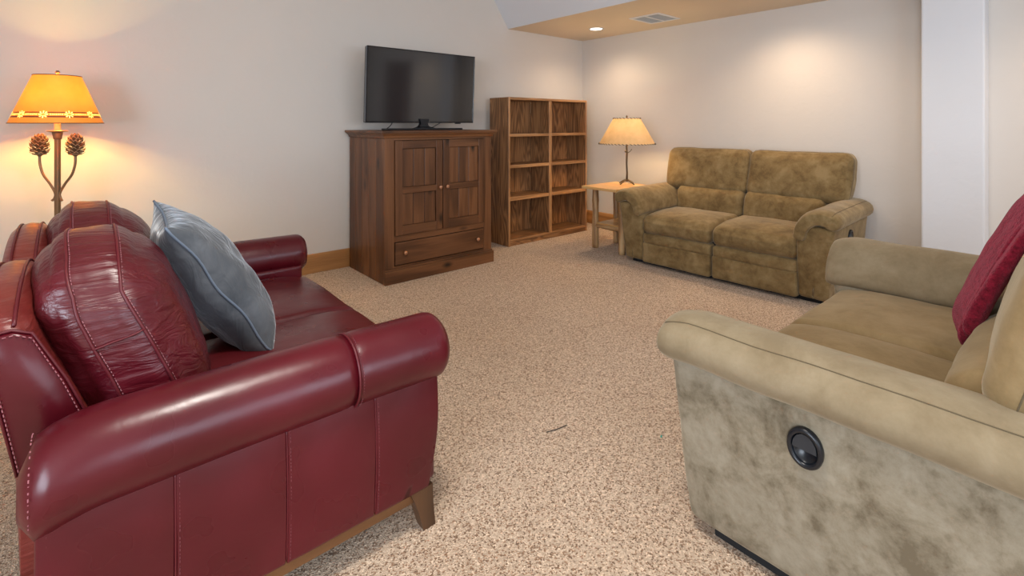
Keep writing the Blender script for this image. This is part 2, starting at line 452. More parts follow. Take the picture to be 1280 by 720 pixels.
# unseen dome light, added to put a highlight along the leather roll
CD = thing('added_dome_light', 'added unseen dome light on the high ceiling that makes the leather highlight', 'ceiling light', (.55, .75, ZC))
bm = bmesh.new(); lathe(bm, [(.22, 0), (.225, -.02), (.21, -.025)], 40); obj('trim_ring', bm, M_white, CD)
bm = bmesh.new(); lathe(bm, [(.205, -.025), (.19, -.05), (.15, -.075), (.08, -.092), (.01, -.097)], 40); obj('dome', bm, emit('added glowing dome', (1, .95, .88), 7), CD)
l = bpy.data.lights.new('highlight_lamp', 'AREA'); l.shape = 'DISK'; l.size = .4; l.energy = 34; l.color = (1, .94, .86)
o = bpy.data.objects.new('highlight_lamp', l); COL.objects.link(o); o.parent = CD; o.location = (0, 0, -.11)

# ------------------------------------------------------------------ armoire
A = thing('armoire', 'dark stained knotty pine armoire with two panelled doors carrying the television', 'armoire', (2.342, 3.65, 0))
W = .538                                            # half width of carcass; local y=0 is the face, depth to +.68
for i in range(5):                                  # left side boards
    y0 = .02 + i * .132; bx('side_plank', M_pz, A, -W, -W + .02, y0 + .0015, y0 + .1305, 0, 1.165, .003)
    bx('side_plank', M_pz, A, W - .02, W, y0 + .0015, y0 + .1305, 0, 1.165, .003)
bx('side_core', M_pz, A, -W + .006, -W + .018, .02, .68, .01, 1.16, 0); bx('side_core', M_pz, A, W - .018, W - .006, .02, .68, .01, 1.16, 0)
bx('back_panel', M_pz, A, -W + .02, W - .02, .66, .675, .02, 1.16, 0)
bx('face_stile', M_pz, A, -W, -W + .087, 0, .02, .118, 1.165, .002); bx('face_stile', M_pz, A, W - .087, W, 0, .02, .118, 1.165, .002)
bx('face_rail', M_px, A, -W + .087, W - .087, 0, .02, 1.148, 1.165, .001)
bx('face_rail', M_px, A, -W + .087, W - .087, 0, .02, .327, .378, .002)
bx('face_rail', M_px, A, -W + .087, W - .087, 0, .02, .118, .135, .001)
bx('inner_backing', M_blackm, A, -W + .05, W - .05, .03, .04, .12, 1.15, 0)
# plinth
bm = bmesh.new(); 
for (z0, z1, o_) in ((0, .104, .018), (.104, .118, .008)): box(bm, -W - (o_ if z0 else .0) * 0 - .002, W + o_, -o_, .02, z0, z1, .002)
obj('plinth', bm, M_px, A, smooth=False)
# crown: stepped moulding and top
bm = bmesh.new(); prof = [(0, 1.165), (.006, 1.168), (.010, 1.182), (.024, 1.196), (.036, 1.202), (.036, 1.206)]
rings = []
for o_, z in prof: rings.append([bm.verts.new(p) for p in ((-W - o_, -o_, z), (W + o_, -o_, z), (W + o_, .685, z), (-W - o_, .685, z))])
for a_, b_ in zip(rings, rings[1:]):
    for k in range(4): bm.faces.new((a_[k], a_[(k+1) % 4], b_[(k+1) % 4], b_[k]))
bm.faces.new(rings[0]); bm.faces.new(rings[-1]); obj('crown_moulding', bm, M_px, A, smooth=False)
bx('top', M_px, A, -W - .042, W + .042, -.042, .69, 1.2065, 1.226, .005, 2)
def knob(parent, x, y, z, r=.016):
    bm = bmesh.new(); lathe(bm, [(.006, 0), (.006, .012), (r * .8, .014), (r, .021), (r * .9, .028), (r * .4, .032)], 20)
    bmesh.ops.rotate(bm, verts=bm.verts, matrix=Matrix.Rotation(R(90), 3, 'X')); bmesh.ops.translate(bm, verts=bm.verts, vec=(x, y, z))
    obj('knob', bm, M_copper, parent)
def door(x0, x1, kx):
    d = bx('door', M_blackm, A, x0 + .01, x1 - .01, .008, .018, .385, 1.140, 0)
    z0, z1 = .380, 1.145
    st, f0, f1 = .062, -.014, .010
    bx('stile', M_pz, d, x0, x0 + st, f0, f1, z0, z1, .002); bx('stile', M_pz, d, x1 - st, x1, f0, f1, z0, z1, .002)
    for (a0, a1) in ((z0, z0 + .075), (.715, .765), (z1 - .065, z1)): bx('rail', M_px, d, x0 + st, x1 - st, f0 + .001, f1, a0, a1, .002)
    pw = (x1 - x0 - 2 * st) / 3
    for (a0, a1) in ((z0 + .075, .715), (.765, z1 - .065)):
        for i in range(3):
            bx('plank', M_pz, d, x0 + st + i * pw + .0015, x0 + st + (i + 1) * pw - .0015, .000, .009, a0, a1, .004)
    knob(d, kx, f0, .742)
door(-.447, -.004, -.034); door(.004, .447, .034)
dr = bx('drawer', M_px, A, -.445, .445, -.008, .012, .142, .322, .006, 2)
knob(dr, -.365, -.008, .236, .017); knob(dr, .365, -.008, .236, .017)

# ------------------------------------------------------------------ television
T = thing('television', 'black flat screen television standing on the armoire', 'television', (2.365, 3.99, 1.226))
tilt = lambda z: -(z - .38) * .05
def tvbox(name, m, x0, x1, y0, y1, z0, z1, bev=.002, par=None):
    bm = bmesh.new(); box(bm, x0, x1, y0, y1, z0, z1, bev)
    for v_ in bm.verts: v_.co.y += tilt(v_.co.z)
    return obj(name, bm, m, par or T, smooth=False)
hw, zb, zt = .561, .064, .716
tvbox('housing', M_bezel, -hw + .004, hw - .004, .002, .045, zb + .003, zt - .003, .003)
tvbox('bezel', M_bezel, -hw, hw, -.012, .004, zb, zb + .014); tvbox('bezel', M_bezel, -hw, hw, -.012, .004, zt - .008, zt)
tvbox('bezel', M_bezel, -hw, -hw + .009, -.012, .004, zb + .014, zt - .008); tvbox('bezel', M_bezel, hw - .009, hw, -.012, .004, zb + .014, zt - .008)
tvbox('edge_strip', M_silver, -hw - .002, -hw, -.006, .02, zb + .01, zt - .004, 0)
tvbox('screen', M_screen, -hw + .009, hw - .009, -.008, .001, zb + .014, zt - .008, 0)
tvbox('maker_mark', M_silver, .022, .062, -.0135, -.0118, zb + .004, zb + .009, 0)
tvbox('sensor', M_black, .352, .412, -.012, .010, zb - .009, zb, .003)
# stand: long flat foot bar, waisted neck, two braces
bm = bmesh.new(); box(bm, -.40, .40, -.045, .045, .0, .016, .006, 2); obj('stand_base', bm, M_black, T, smooth=False)
bm = bmesh.new(); rings = []
for z, wd in ((.014, .11), (.020, .085), (.030, .055), (.045, .040), (.065, .036), (.10, .05)):
    rings.append([bm.verts.new((x, y, z)) for x, y in ((-wd, -.02 - (.03 if z < .025 else 0)), (wd, -.02 - (.03 if z < .025 else 0)), (wd, .02), (-wd, .02))])
for a_, b_ in zip(rings, rings[1:]):
    for k in range(4): bm.faces.new((a_[k], a_[(k+1) % 4], b_[(k+1) % 4], b_[k]))
bm.faces.new(rings[0]); bm.faces.new(rings[-1])
for v_ in bm.verts: v_.co.y += .01
obj('stand_neck', bm, M_black, T, smooth=False)
tb('power_cable', M_black, T, spline([(-.285, .05, .10), (-.29, .06, .06), (-.30, .09, .03), (-.31, .15, .004)]), .004, 6)
tb('signal_cable', M_black, T, spline([(.22, .05, .10), (.21, .06, .065), (.17, .09, .035), (.14, .15, .004)]), .0035, 6)

# ------------------------------------------------------------------ bookcase
B = thing('bookcase', 'medium brown oak bookcase with eight empty compartments beside the armoire', 'bookcase', (3.965, 3.95, 0))
hw = .615; H = 1.562; dep = .32
for s in (-1, 1):
    x0, x1 = (-hw, -hw + .022) if s < 0 else (hw - .022, hw)
    sp_ = bx('side_panel', M_oz, B, x0, x1, .012, dep, 0, H - .001, .001)
    bx('edge_strip', M_oez, sp_, x0 - (0.001 if s > 0 else 0), x1 + (.001 if s < 0 else 0), 0, .012, 0, H, .003)
tp_ = bx('top_panel', M_ox, B, -hw + .022, hw - .022, .012, dep, H - .024, H - .001, .001); bx('edge_strip', M_oe, tp_, -hw + .022, hw - .022, 0, .012, H - .026, H, .002)
dv = bx('divider', M_oz, B, -.018, .018, .014, dep - .012, .055, H - .024, .001); bx('edge_strip', M_oez, dv, -.022, .022, .002, .014, .057, H - .026, .003)
bx('back_panel', M_oz, B, -hw + .022, -.018, dep - .01, dep - .002, .02, H - .024, 0); bx('back_panel', M_oz, B, .018, hw - .022, dep - .01, dep - .002, .02, H - .024, 0)
for s in (-1, 1):
    x0, x1 = (-hw + .022, -.022) if s < 0 else (.022, hw - .022)
    for zt_, th in ((1.176, .030), (.848, .032), (.512, .038)):
        sh = bx('shelf', M_ox, B, x0, x1, .016, dep - .01, zt_ - th * .75, zt_ - .001, .001)
        bx('edge_strip', M_oe, sh, x0, x1, .002, .016, zt_ - th, zt_, .003)
sh = bx('bottom_shelf', M_ox, B, -hw + .022, hw - .022, .014, dep - .01, .05, .068, .001); bx('edge_strip', M_oe, sh, -hw + .022, hw - .022, .001, .014, .046, .069, .003)
bx('kick_board', M_ox, B, -hw + .022, hw - .022, .010, .025, 0, .046, .002)

# ------------------------------------------------------------------ log side table
ST = thing('side_table', 'small square log side table between the bookcase and the loveseat, under the rawhide lamp', 'side table', (3.99, 3.17, 0))
# local frame: world offsets
bm = bmesh.new(); box(bm, -.115, .46, -.19, .245, .620, .648, .006, 2); obj('table_top', bm, M_ptop, ST, smooth=False)
def log(name, p0, p1, r, m, seed):
    p0, p1 = Vector(p0), Vector(p1); n = 14; bm = bmesh.new(); pts = []; rr = []
    for i in range(n + 1):
        t = i / n; q = p0.lerp(p1, t); q += Vector((noise.noise(Vector((seed, t*3, 0))), noise.noise(Vector((seed, t*3, 9))), 0)) * .008
        pts.append(q); k = noise.noise(Vector((seed*2, t*7, 4)))
        rr.append(r * (1 + .16 * k) * (1.0 if 0 < i < n else .93))
    tube(bm, pts, rr, 14, jit=.10); return obj(name, bm, m, ST)
log('leg', (.04, .19, 0), (.04, .19, .62), .033, M_log, 1); log('leg', (.005, -.17, 0), (.005, -.17, .62), .033, M_log, 2)
log('leg', (.375, .185, 0), (.375, .185, .62), .030, M_log, 3); log('leg', (.40, -.175, 0), (.40, -.175, .62), .030, M_log, 4)
log('rail', (.035, .17, .235), (.01, -.15, .235), .022, M_logx, 5); log('rail', (.375, .17, .235), (.40, -.15, .235), .022, M_logx, 6)
log('rail', (.06, .185, .235), (.36, .18, .235), .02, M_logx, 7); log('rail', (.03, -.172, .235), (.38, -.172, .235), .02, M_logx, 8)
bx('lower_shelf', M_ptop, ST, .02, .39, -.15, .16, .250, .268, .003)

# ------------------------------------------------------------------ lamps
def bulb_light(parent, z, power, color, size=.035):
    l = bpy.data.lights.new('lamp_bulb_light', 'POINT'); l.energy = power; l.color = color; l.shadow_soft_size = size
    o = bpy.data.objects.new('lamp_bulb_light', l); COL.objects.link(o); o.parent = parent; o.location = (0, 0, z)
TL = thing('table_lamp', 'table lamp with tan rawhide shade and dark iron twig base on the log side table', 'table lamp', (4.32, 3.18, .648), R(YAW))
def cone_shade(bm, r0, z0, r1, z1, nu, nv, pat=None):
    rings = []
    for j in range(nv + 1):
        t = j / nv; r = r0 + (r1 - r0) * t; z = z0 + (z1 - z0) * t
        rings.append([bm.verts.new((r * math.cos(2*math.pi*k/nu), r * math.sin(2*math.pi*k/nu), z)) for k in range(nu)])
    for j in range(nv):
        for k in range(nu):
            f = bm.faces.new((rings[j][k], rings[j][(k+1) % nu], rings[j+1][(k+1) % nu], rings[j+1][k]))
            if pat: f.material_index = pat((k + .5) / nu, (j + .5) / nv)
r0, z0, r1, z1 = .287, .425, .138, .690
bm = bmesh.new(); cone_shade(bm, r0, z0, r1, z1, 96, 8); sh = obj('lamp_shade', bm, M_shade2, TL)
def lacing(par, r, z, n, dr):
    bm = bmesh.new()
    for k in range(n):
        a0 = 2*math.pi*k/n; a1 = a0 + 2*math.pi/n*.62
        tube(bm, [((r+.003)*math.cos(a0), (r+.003)*math.sin(a0), z + .006), ((r+.004+dr)*math.cos(a1), (r+.004+dr)*math.sin(a1), z - .005)], .0032, 5)
    stuff(obj('lacing', bm, plain('dark leather lacing', (.05, .025, .012), .7), par))
    bm = bmesh.new(); tube(bm, [(r*math.cos(2*math.pi*k/64), r*math.sin(2*math.pi*k/64), z) for k in range(64)], .0026, 6, closed=True); obj('rim', bm, plain('pale rim', (.75, .62, .42), .7), par)
lacing(sh, r0, z0, 48, .001); lacing(sh, r1, z1, 24, .001)
bm = bmesh.new(); lathe(bm, [(.004, .687), (.004, .697), (.009, .703), (.011, .711), (.004, .719), (.006, .723)], 12); obj('finial', bm, M_iron, TL)
bm = bmesh.new()
for k in range(3):
    a_ = 2*math.pi*k/3; tube(bm, [(0, 0, .687), (r1*math.cos(a_), r1*math.sin(a_), .687)], .002, 5)
obj('shade_spider', bm, M_iron, TL)
tb('stem', M_iron, TL, [(.0, 0, .03), (.003, 0, .12), (-.002, .002, .22), (.002, 0, .32), (-.001, 0, .40), (0, 0, .50)], [.011, .010, .0095, .0105, .009, .008], 10, jit=.3)
tb('twig', M_iron, TL, spline([(0, 0, .325), (.022, -.004, .338), (.04, -.004, .352), (.050, -.004, .37)]), .004, 6)
bm = bmesh.new(); bmesh.ops.create_uvsphere(bm, u_segments=10, v_segments=8, radius=.011); bmesh.ops.translate(bm, verts=bm.verts, vec=(-.014, -.005, .345)); obj('bud', bm, M_iron, TL)
for k in range(4):
    a_ = R(35 + 90*k); c_, s_ = math.cos(a_), math.sin(a_)
    tb('foot', M_iron, TL, spline([(0, 0, .045), (.03*c_, .03*s_, .040), (.07*c_, .07*s_, .022), (.10*c_, .10*s_, .0055)]), [.010]*8 + [.008]*8 + [.0065]*8 + [.0055], 8)
bm = bmesh.new(); bmesh.ops.create_uvsphere(bm, u_segments=14, v_segments=10, radius=.03); bmesh.ops.translate(bm, verts=bm.verts, vec=(0, 0, .545)); obj('bulb', bm, M_bulb, TL)
bulb_light(TL, .545 + .001, 16, (1, .76, .42), .05)

FL = thing('floor_lamp', 'tall bronze floor lamp with amber shade and two pine cones behind the red loveseat', 'floor lamp', (-.118, 4.0, 0), R(YAW))
r0, z0, r1, z1 = .213, 1.285, .109, 1.565
def pat(u, t):
    zc = .175; zz = (t - zc) * .298; r = .213 - .104 * t
    if t > .30 or t < .05: return 0
    n = 11; c = (u * n) % 1
    if c > .5: c -= 1
    ax_ = c / n * 2 * math.pi * r
    d_ = math.hypot(ax_, zz); an = math.atan2(zz, ax_)
    if .006 < d_ < .021 and (math.cos(an * 8)) > .15: return 1
    if abs(zz) < .0022 and .026 < abs(ax_) and (abs(ax_) * 1000 % 9) < 4.5: return 1
    if .0095 < abs(zz) < .0170: return 2
    return 0
bm = bmesh.new(); cone_shade(bm, r0, z0, r1, z1, 528, 96, pat)
M_band2 = shade_mat('tan painted band', (.62, .22, .05), (.66, .26, .06), .08)
fs = obj('lamp_shade', bm, [M_shade, M_punch, M_band, M_band2], FL)
for (r, z) in ((r0, z0), (r1, z1)):
    bm = bmesh.new(); tube(bm, [(r*math.cos(2*math.pi*k/64), r*math.sin(2*math.pi*k/64), z) for k in range(64)], .0028, 6, closed=True); obj('rim', bm, plain('brown rim', (.22, .10, .03), .7), fs)
bm = bmesh.new(); lathe(bm, [(.004, 1.56), (.004, 1.575), (.010, 1.58), (.012, 1.588), (.006, 1.597)], 12); obj('finial', bm, M_bronze, FL)
bm = bmesh.new()
for k in range(3):
    a_ = 2*math.pi*k/3; tube(bm, [(0, 0, 1.562), (r1*math.cos(a_), r1*math.sin(a_), 1.562)], .002, 5)
obj('shade_spider', bm, M_bronze, FL)
bm = bmesh.new(); box(bm, -.012, .012, -.012, .012, .03, 1.20, .003); obj('pole', bm, M_bronze, FL, smooth=False)
bm = bmesh.new(); lathe(bm, [(.019, 1.19), (.021, 1.205), (.024, 1.22), (.026, 1.232), (.048, 1.236), (.050, 1.240), (.018, 1.242)], 24); obj('drip_pan', bm, M_bronze, FL)
bm = bmesh.new(); lathe(bm, [(.015, 1.24), (.015, 1.345)], 20); obj('socket_sleeve', bm, plain('candle sleeve', (.75, .55, .30), .5), FL)
bm = bmesh.new(); lathe(bm, [(.14, 0), (.14, .012), (.11, .022), (.03, .034)], 40); obj('lamp_base', bm, M_bronze, FL)
bm = bmesh.new(); bmesh.ops.create_uvsphere(bm, u_segments=14, v_segments=10, radius=.032); bmesh.ops.translate(bm, verts=bm.verts, vec=(0, 0, 1.42)); obj('bulb', bm, M_bulb, FL)
bulb_light(FL, 1.42, 50, (1, .66, .15), .04)
def pinecone():
    bm = bmesh.new(); n = 62
    tube(bm, [(0, 0, -.045), (0, 0, .035)], [.022, .008], 8)
    for i in range(n):
        t = i / (n - 1); an = i * 2.39996; z = -.046 + .092 * t
        rr = .047 * math.sqrt(max(.04, 1 - (t * 1.02 - .28)**2 / .56)); L = .018 + rr * .35
        ca, sa = math.cos(an), math.sin(an); tl = .5 + t * 1.1
        def pt(rad, side, up): return Vector((ca * rad - sa * side, sa * rad + ca * side, z + up))
        r_in = max(.004, rr - L)
        q = [pt(r_in, -.003, -.004), pt(r_in, .003, -.004), pt(rr * .90, .0105, L * .30 * tl), pt(rr * 1.04, 0, L * .62 * tl), pt(rr * .90, -.0105, L * .35 * tl)]
        lo = [bm.verts.new(p) for p in q]; hi = [bm.verts.new(p + Vector((ca * .0006, sa * .0006, .0035))) for p in q]
        bm.faces.new(lo[::-1]); f = bm.faces.new(hi)
        for k in range(5):
            f = bm.faces.new((lo[k], lo[(k+1) % 5], hi[(k+1) % 5], hi[k]))
            if k in (2, 3): f.material_index = 1
    return bm
for s in (-1, 1):
    arm = tb('curved_arm', M_bronze, FL, spline([(s*.030, -.004, .825), (s*.018, 0, .84), (s*.014, 0, .87), (s*.045, 0, .925), (s*.085, 0, .98), (s*.104, 0, 1.04), (s*.106, 0, 1.09)]), .0068, 8)
    bm = bmesh.new(); lathe(bm, [(.008, 1.088), (.012, 1.094), (.032, 1.100), (.034, 1.105), (.012, 1.107)], 24, (s*.106, 0, 0)); obj('cone_cup', bm, M_bronze, arm)
    pc = obj('pine_cone', pinecone(), [M_cone, M_conet], FL, smooth=False, loc=(s*.106, 0, 1.150)); pc.rotation_euler = (0, 0, s * .7); pc.scale = (1, 1, 1.1)

# ------------------------------------------------------------------ red leather loveseat (axis aligned, faces +x)
RS = thing('leather_loveseat', 'oxblood red leather loveseat with rolled arms at the left', 'loveseat', (.4, 2.19, 0))
OX, OY = .4, 2.19
def rs(x, y, z): return Vector((x - OX, y - OY, z))
def red_arm(sgn):
    """sgn -1: near arm (outer side at low y)"""
    Y = (lambda y: y - OY) if sgn < 0 else (lambda y: -(y - OY))
    arm = bpy.data.objects.new('arm', None)
    # inner block of the arm
    bm = bmesh.new(); a0, a1 = sorted((Y(1.386), Y(1.530))); box(bm, -.07 - OX, (.865 if sgn < 0 else .92) - OX, a0, a1, .135, .50, .02, 4)
    arm = obj('arm', bm, M_lea, RS)
    # outer side, four stitched panels
    xs = [-.075, .159, .402, .648, .862]
    for i in range(4):
        x0, x1 = xs[i], xs[i+1]; cx_ = (x0 + x1) / 2 - OX
        last = i == 3
        def df(p, cx_=cx_, last=last):
            t = (p.z + .18) / .36
            bow = .010 * math.sin(math.pi * min(1, max(0, t)))
            x = cx_ + p.x + (( -.030 * max(0, 1 - t)**1.2 + bow) if last and p.x > 0 else 0)
            yy = Y(1.392) + p.y - (0 if sgn < 0 else 0) + (-1 if sgn < 0 else 1) * bow
            return Vector((x, yy, .312 + p.z))
        pf = Puff(((x1 - x0) / 2 - .0003, .022, .185), (.005, .008, .012), (0, .007, 0), df, .0015, 6, i)
        pn = obj('side_panel', pf.mesh(10, 4), M_lea, arm)
        if i:
            q = [df(Vector((-(x1-x0)/2, (-1 if sgn < 0 else 1) * .0205, -.17 + .34 * k / 24))) for k in range(25)]
            seam('piping', M_pipe, pn, q, .0022)
            if sgn < 0: stitches(pn, M_dthread, [v_ + Vector((.008, -.003, 0)) for v_ in q], .005, .004, .0009)
        elif sgn < 0:
            q = [df(Vector((-(x1-x0)/2 + .018, -.0225, -.17 + .34 * k / 24))) for k in range(25)]
            stitches(pn, M_thread, q, .005, .004, .0011)
    # the roll: two lengths joined by a seam
    cy, cz, rad = 1.433, .549, .104
    def roll(x0, x1, end0, end1, name):
        bm = bmesh.new(); n = 26; rings = []
        for i in range(n + 1):
            t = i / n; x = x0 + (x1 - x0) * t
            k = 1.0
            if end0: k = min(k, (1 - max(0, 1 - (x - x0) / end0) ** 2.6) ** .5 * .55 + .45) if x - x0 < end0 else k
            if end1: k = min(k, (1 - max(0, 1 - (x1 - x) / end1) ** 2.6) ** .5 * .45 + .55) if x1 - x < end1 else k
            if not end0 and t < .06: k *= .965 + .035 * (t / .06)
            if not end1 and t > .94: k *= .965 + .035 * ((1 - t) / .06)
            sag = .006 * math.sin(math.pi * (x + .1) / .98)
            ring = []
            for j in range(36):
                an = 2*math.pi*j/36; ca, sa = math.cos(an), math.sin(an)
                wob = 1 + .012 * noise.noise(Vector((x*5, ca, sa)))
                yy = cy + rad * 1.0 * k * ca * wob; zz = cz + sag + rad * k * sa * wob * (1 if sa > 0 else .96)
                # heel of the roll sinks at its back end
                if x < .05: zz -= (.05 - x)**2 * 1.6
                ring.append(bm.verts.new((x - OX, Y(yy), zz)))
            rings.append(ring)
        for a_, b_ in zip(rings, rings[1:]):
            for j in range(36): bm.faces.new((a_[j], a_[(j+1) % 36], b_[(j+1) % 36], b_[j]))
        bm.faces.new(rings[0][::-1]); bm.faces.new(rings[-1])
        return obj(name, bm, M_lea, arm)
    a = roll(-.102, .585, .05, 0, 'arm_roll'); b = roll(.5865, .900 if sgn < 0 else .955, 0, .045, 'arm_roll')
    bm = bmesh.new(); tube(bm, [(.586 - OX, Y(cy + (rad-.001) * math.cos(2*math.pi*k/40)), cz + .004 + (rad-.001) * math.sin(2*math.pi*k/40)) for k in range(40)], .0035, 6, closed=True); obj('piping', bm, M_pipe, b)
    if sgn < 0:
        stitches(b, M_dthread, [(.597 - OX, Y(cy + (rad+.0005) * math.cos(2*math.pi*k/80)), cz + .004 + (rad+.0005) * math.sin(2*math.pi*k/80)) for k in range(81)], .005, .004, .0009)
        stitches(a, M_thread, [(-.082 - OX, Y(cy + .093 * math.cos(R(k))), cz - .014 + .093 * math.sin(R(k))) for k in range(60, 260, 4)], .006, .005, .0012)
    # front facing of the roll
    bm = bmesh.new(); lathe(bm, [(.085, 0), (.082, .006), (.05, .010), (.01, .011)], 32); bmesh.ops.rotate(bm, verts=bm.verts, matrix=Matrix.Rotation(R(90), 3, 'Y')); bmesh.ops.translate(bm, verts=bm.verts, vec=((.890 if sgn < 0 else .945) - OX, Y(cy), cz)); obj('arm_facing', bm, M_lea, arm)
red_arm(-1); red_arm(1)
# body box under the seats, front apron
bx('seat_deck', M_lea, RS, -.08 - OX, .84 - OX, 1.536 - OY, 2.844 - OY, .135, .32, .01, 2)
bx('front_apron', M_lea, RS, .84 - OX, .86 - OX, 1.41 - OY, 2.97 - OY, .135, .32, .008, 2)
# wooden plinth rail and four flared legs
bx('side_rail', M_rail, RS, -.06 - OX, .80 - OX, 1.388 - OY, 1.43 - OY, .088, .134, .003)
bx('side_rail', M_rail, RS, -.06 - OX, .80 - OX, 2.95 - OY, 2.992 - OY, .088, .134, .003)
for (sx, sy) in ((1, -1), (1, 1), (-1, -1), (-1, 1)):
    bm = bmesh.new(); x_out = .848 if sx > 0 else -.075; y_out = 1.372 if sy < 0 else 3.008
    top = .088; bot = .046
    def leg_ring(z, wx, wy, fl): 
        return [bm.verts.new((x_out + fl * sx - OX - sx * a_, y_out - OY - sy * b_ + sy * fl * .3, z)) for a_, b_ in ((0, 0), (wx, 0), (wx, wy), (0, wy))]
    rg = [leg_ring(0, .042, .042, .006), leg_ring(.07, .055, .05, .0), leg_ring(.132, .078, .06, -.002)]
    for a_, b_ in zip(rg, rg[1:]):
        for k in range(4): bm.faces.new((a_[k], a_[(k+1) % 4], b_[(k+1) % 4], b_[k]))
    bm.faces.new(rg[0]); bm.faces.new(rg[-1]); obj('leg', bm, M_leg, RS, smooth=False)
# seat cushions
for i, (y0, y1) in enumerate(((1.535, 2.182), (2.186, 2.835))):
    cy_ = (y0 + y1) / 2 - OY
    def df(p, cy_=cy_): 
        return Vector((.475 - OX + p.x, cy_ + p.y, .395 + p.z - .030 * max(0, (p.x - .25) / .22)**2 * min(1, max(0, (p.z + .03) / .09)) ** 1.5))
    pf = Puff((.485, (y1 - y0) / 2, .074), (.05, .035, .055), (.0, 0, .022), df, .004, 4, i)
    c = obj('seat_cushion', pf.mesh(16, 5), M_seat, RS)
    seam('piping', M_pipe, c, pf.path([(-1, -1, .45), (1, -1, .45), (1, 1, .45), (-1, 1, .45)], 16), .003)
# back frame with an arched crest behind each cushion
def crest(y):
    for y0, y1 in ((1.55, 2.185), (2.185, 2.82)):
        if y0 <= y <= y1: return .812 + .088 * max(0, math.sin(math.pi * (y - y0) / (y1 - y0))) ** .62 + (.012 if y > 2.18 else 0) + (.045 if abs(y - 2.185) < .001 else 0) * 0
    return .812
bm = bmesh.new(); rings = []; n = 64
for i in range(n + 1):
    y = 1.55 + (2.82 - 1.55) * i / n; Tz = max(crest(y), .812)
    if 2.0 < y < 2.37: Tz = max(Tz, .848)
    prof = [(-.105, .14), (-.118, .50), (-.150, .70), (-.192 + .0, Tz - .05), (-.196, Tz - .022), (-.180, Tz - .004), (-.150, Tz + .004), (-.118, Tz - .002), (-.096, Tz - .02), (-.082, Tz - .055), (-.03, .68), (.018, .56), (.03, .45), (.03, .14)]
    endk = min(1, min(i, n - i) / 2 * .5 + .5); cxm = sum(p_[0] for p_ in prof) / len(prof)
    rings.append([bm.verts.new((cxm + (x - cxm) * (endk if z > .2 else 1) - OX, y - OY, z if endk == 1 else z - .012 * (1 - endk) * (z > .2))) for x, z in prof])
for a_, b_ in zip(rings, rings[1:]):
    k_ = len(a_)
    for j in range(k_): bm.faces.new((a_[j], a_[(j+1) % k_], b_[(j+1) % k_], b_[j]))
bm.faces.new(rings[0][::-1]); bm.faces.new(rings[-1])
bf = obj('back_frame', bm, M_leaf, RS)
def crest_pt(y, dx, dz):
    Tz = max(crest(y), .812)
    if 2.0 < y < 2.37: Tz = max(Tz, .848)
    return rs(dx, y, Tz + dz)
for dx, dz in ((-.175, .0), (-.118, .0005)):
    q = [crest_pt(1.565 + 1.24 * i / 90, dx, dz) for i in range(91)]
    seam('piping', M_pipe, bf, q, .004)
# flat side facing of the back frame, near end
bm = bmesh.new(); pr = [(-.112, .50), (-.145, .68), (-.178, .80), (-.165, .822), (-.120, .826), (-.088, .812), (-.03, .69), (.018, .565), (.022, .50)]
a_ = [bm.verts.new(rs(x, 1.553, z)) for x, z in pr]; cxm = sum(p_[0] for p_ in pr) / 9; czm = sum(p_[1] for p_ in pr) / 9
b_ = [bm.verts.new(rs(cxm + (x - cxm) * .86, 1.541, czm + (z - czm) * .92)) for x, z in pr]
bm.faces.new(a_[::-1]); bm.faces.new(b_)
for j in range(9): bm.faces.new((a_[j], a_[(j+1) % 9], b_[(j+1) % 9], b_[j]))
fp = obj('side_facing', bm, M_lea, RS)
q = [rs(x, 1.549, z) for x, z in pr]; seam('piping', M_pipe, fp, q, .0035)
stitches(fp, M_thread, [rs(cxm + (x - cxm) * .88, 1.5395, czm + (z - czm) * .93) for x, z in pr], .006, .005, .001)
# loose back cushions: rounded crown, two long seams round the boxing
for i, (y0, y1) in enumerate(((1.562, 2.178), (2.190, 2.812))):
    cyc = (y0 + y1) / 2 - OY; hy = (y1 - y0) / 2
    def df(p, cyc=cyc, hy=hy):
        t = (p.z + .25) / .50; yy = p.y / hy
        z = p.z - (.115 * abs(yy) ** 2.4 if t > .0 else 0) * max(0, t) ** 1.5
        x = .165 - .150 * t + p.x * (1.05 - .10 * t)
        sq_ = 1 - .05 * max(0, t)
        return Vector((x - OX, cyc + p.y * sq_, .722 + z))
    pf = Puff((.118, hy, .252), (.085, .085, .10), (.045, .0, .010), df, .007, 7, 3 + i, .7)
    c = obj('back_cushion', pf.mesh(18, 7), M_leac, RS)
    for f in (-.42, .50):
        q = pf.path([(f, -1, -1), (f, -1, 1), (f, 1, 1), (f, 1, -1)], 34, .0015)
        seam('piping', M_pipe, c, q, .0038)
        stitches(c, M_thread, pf.path([(f + .055, -1, -1), (f + .055, -1, 1), (f + .055, 1, 1)], 40, .0012), .006, .003, .0011)
    q = pf.path([(-.42, -1, .30), (.50, -1, .42)], 12, .003); seam('piping', M_pipe, c, q, .0028)

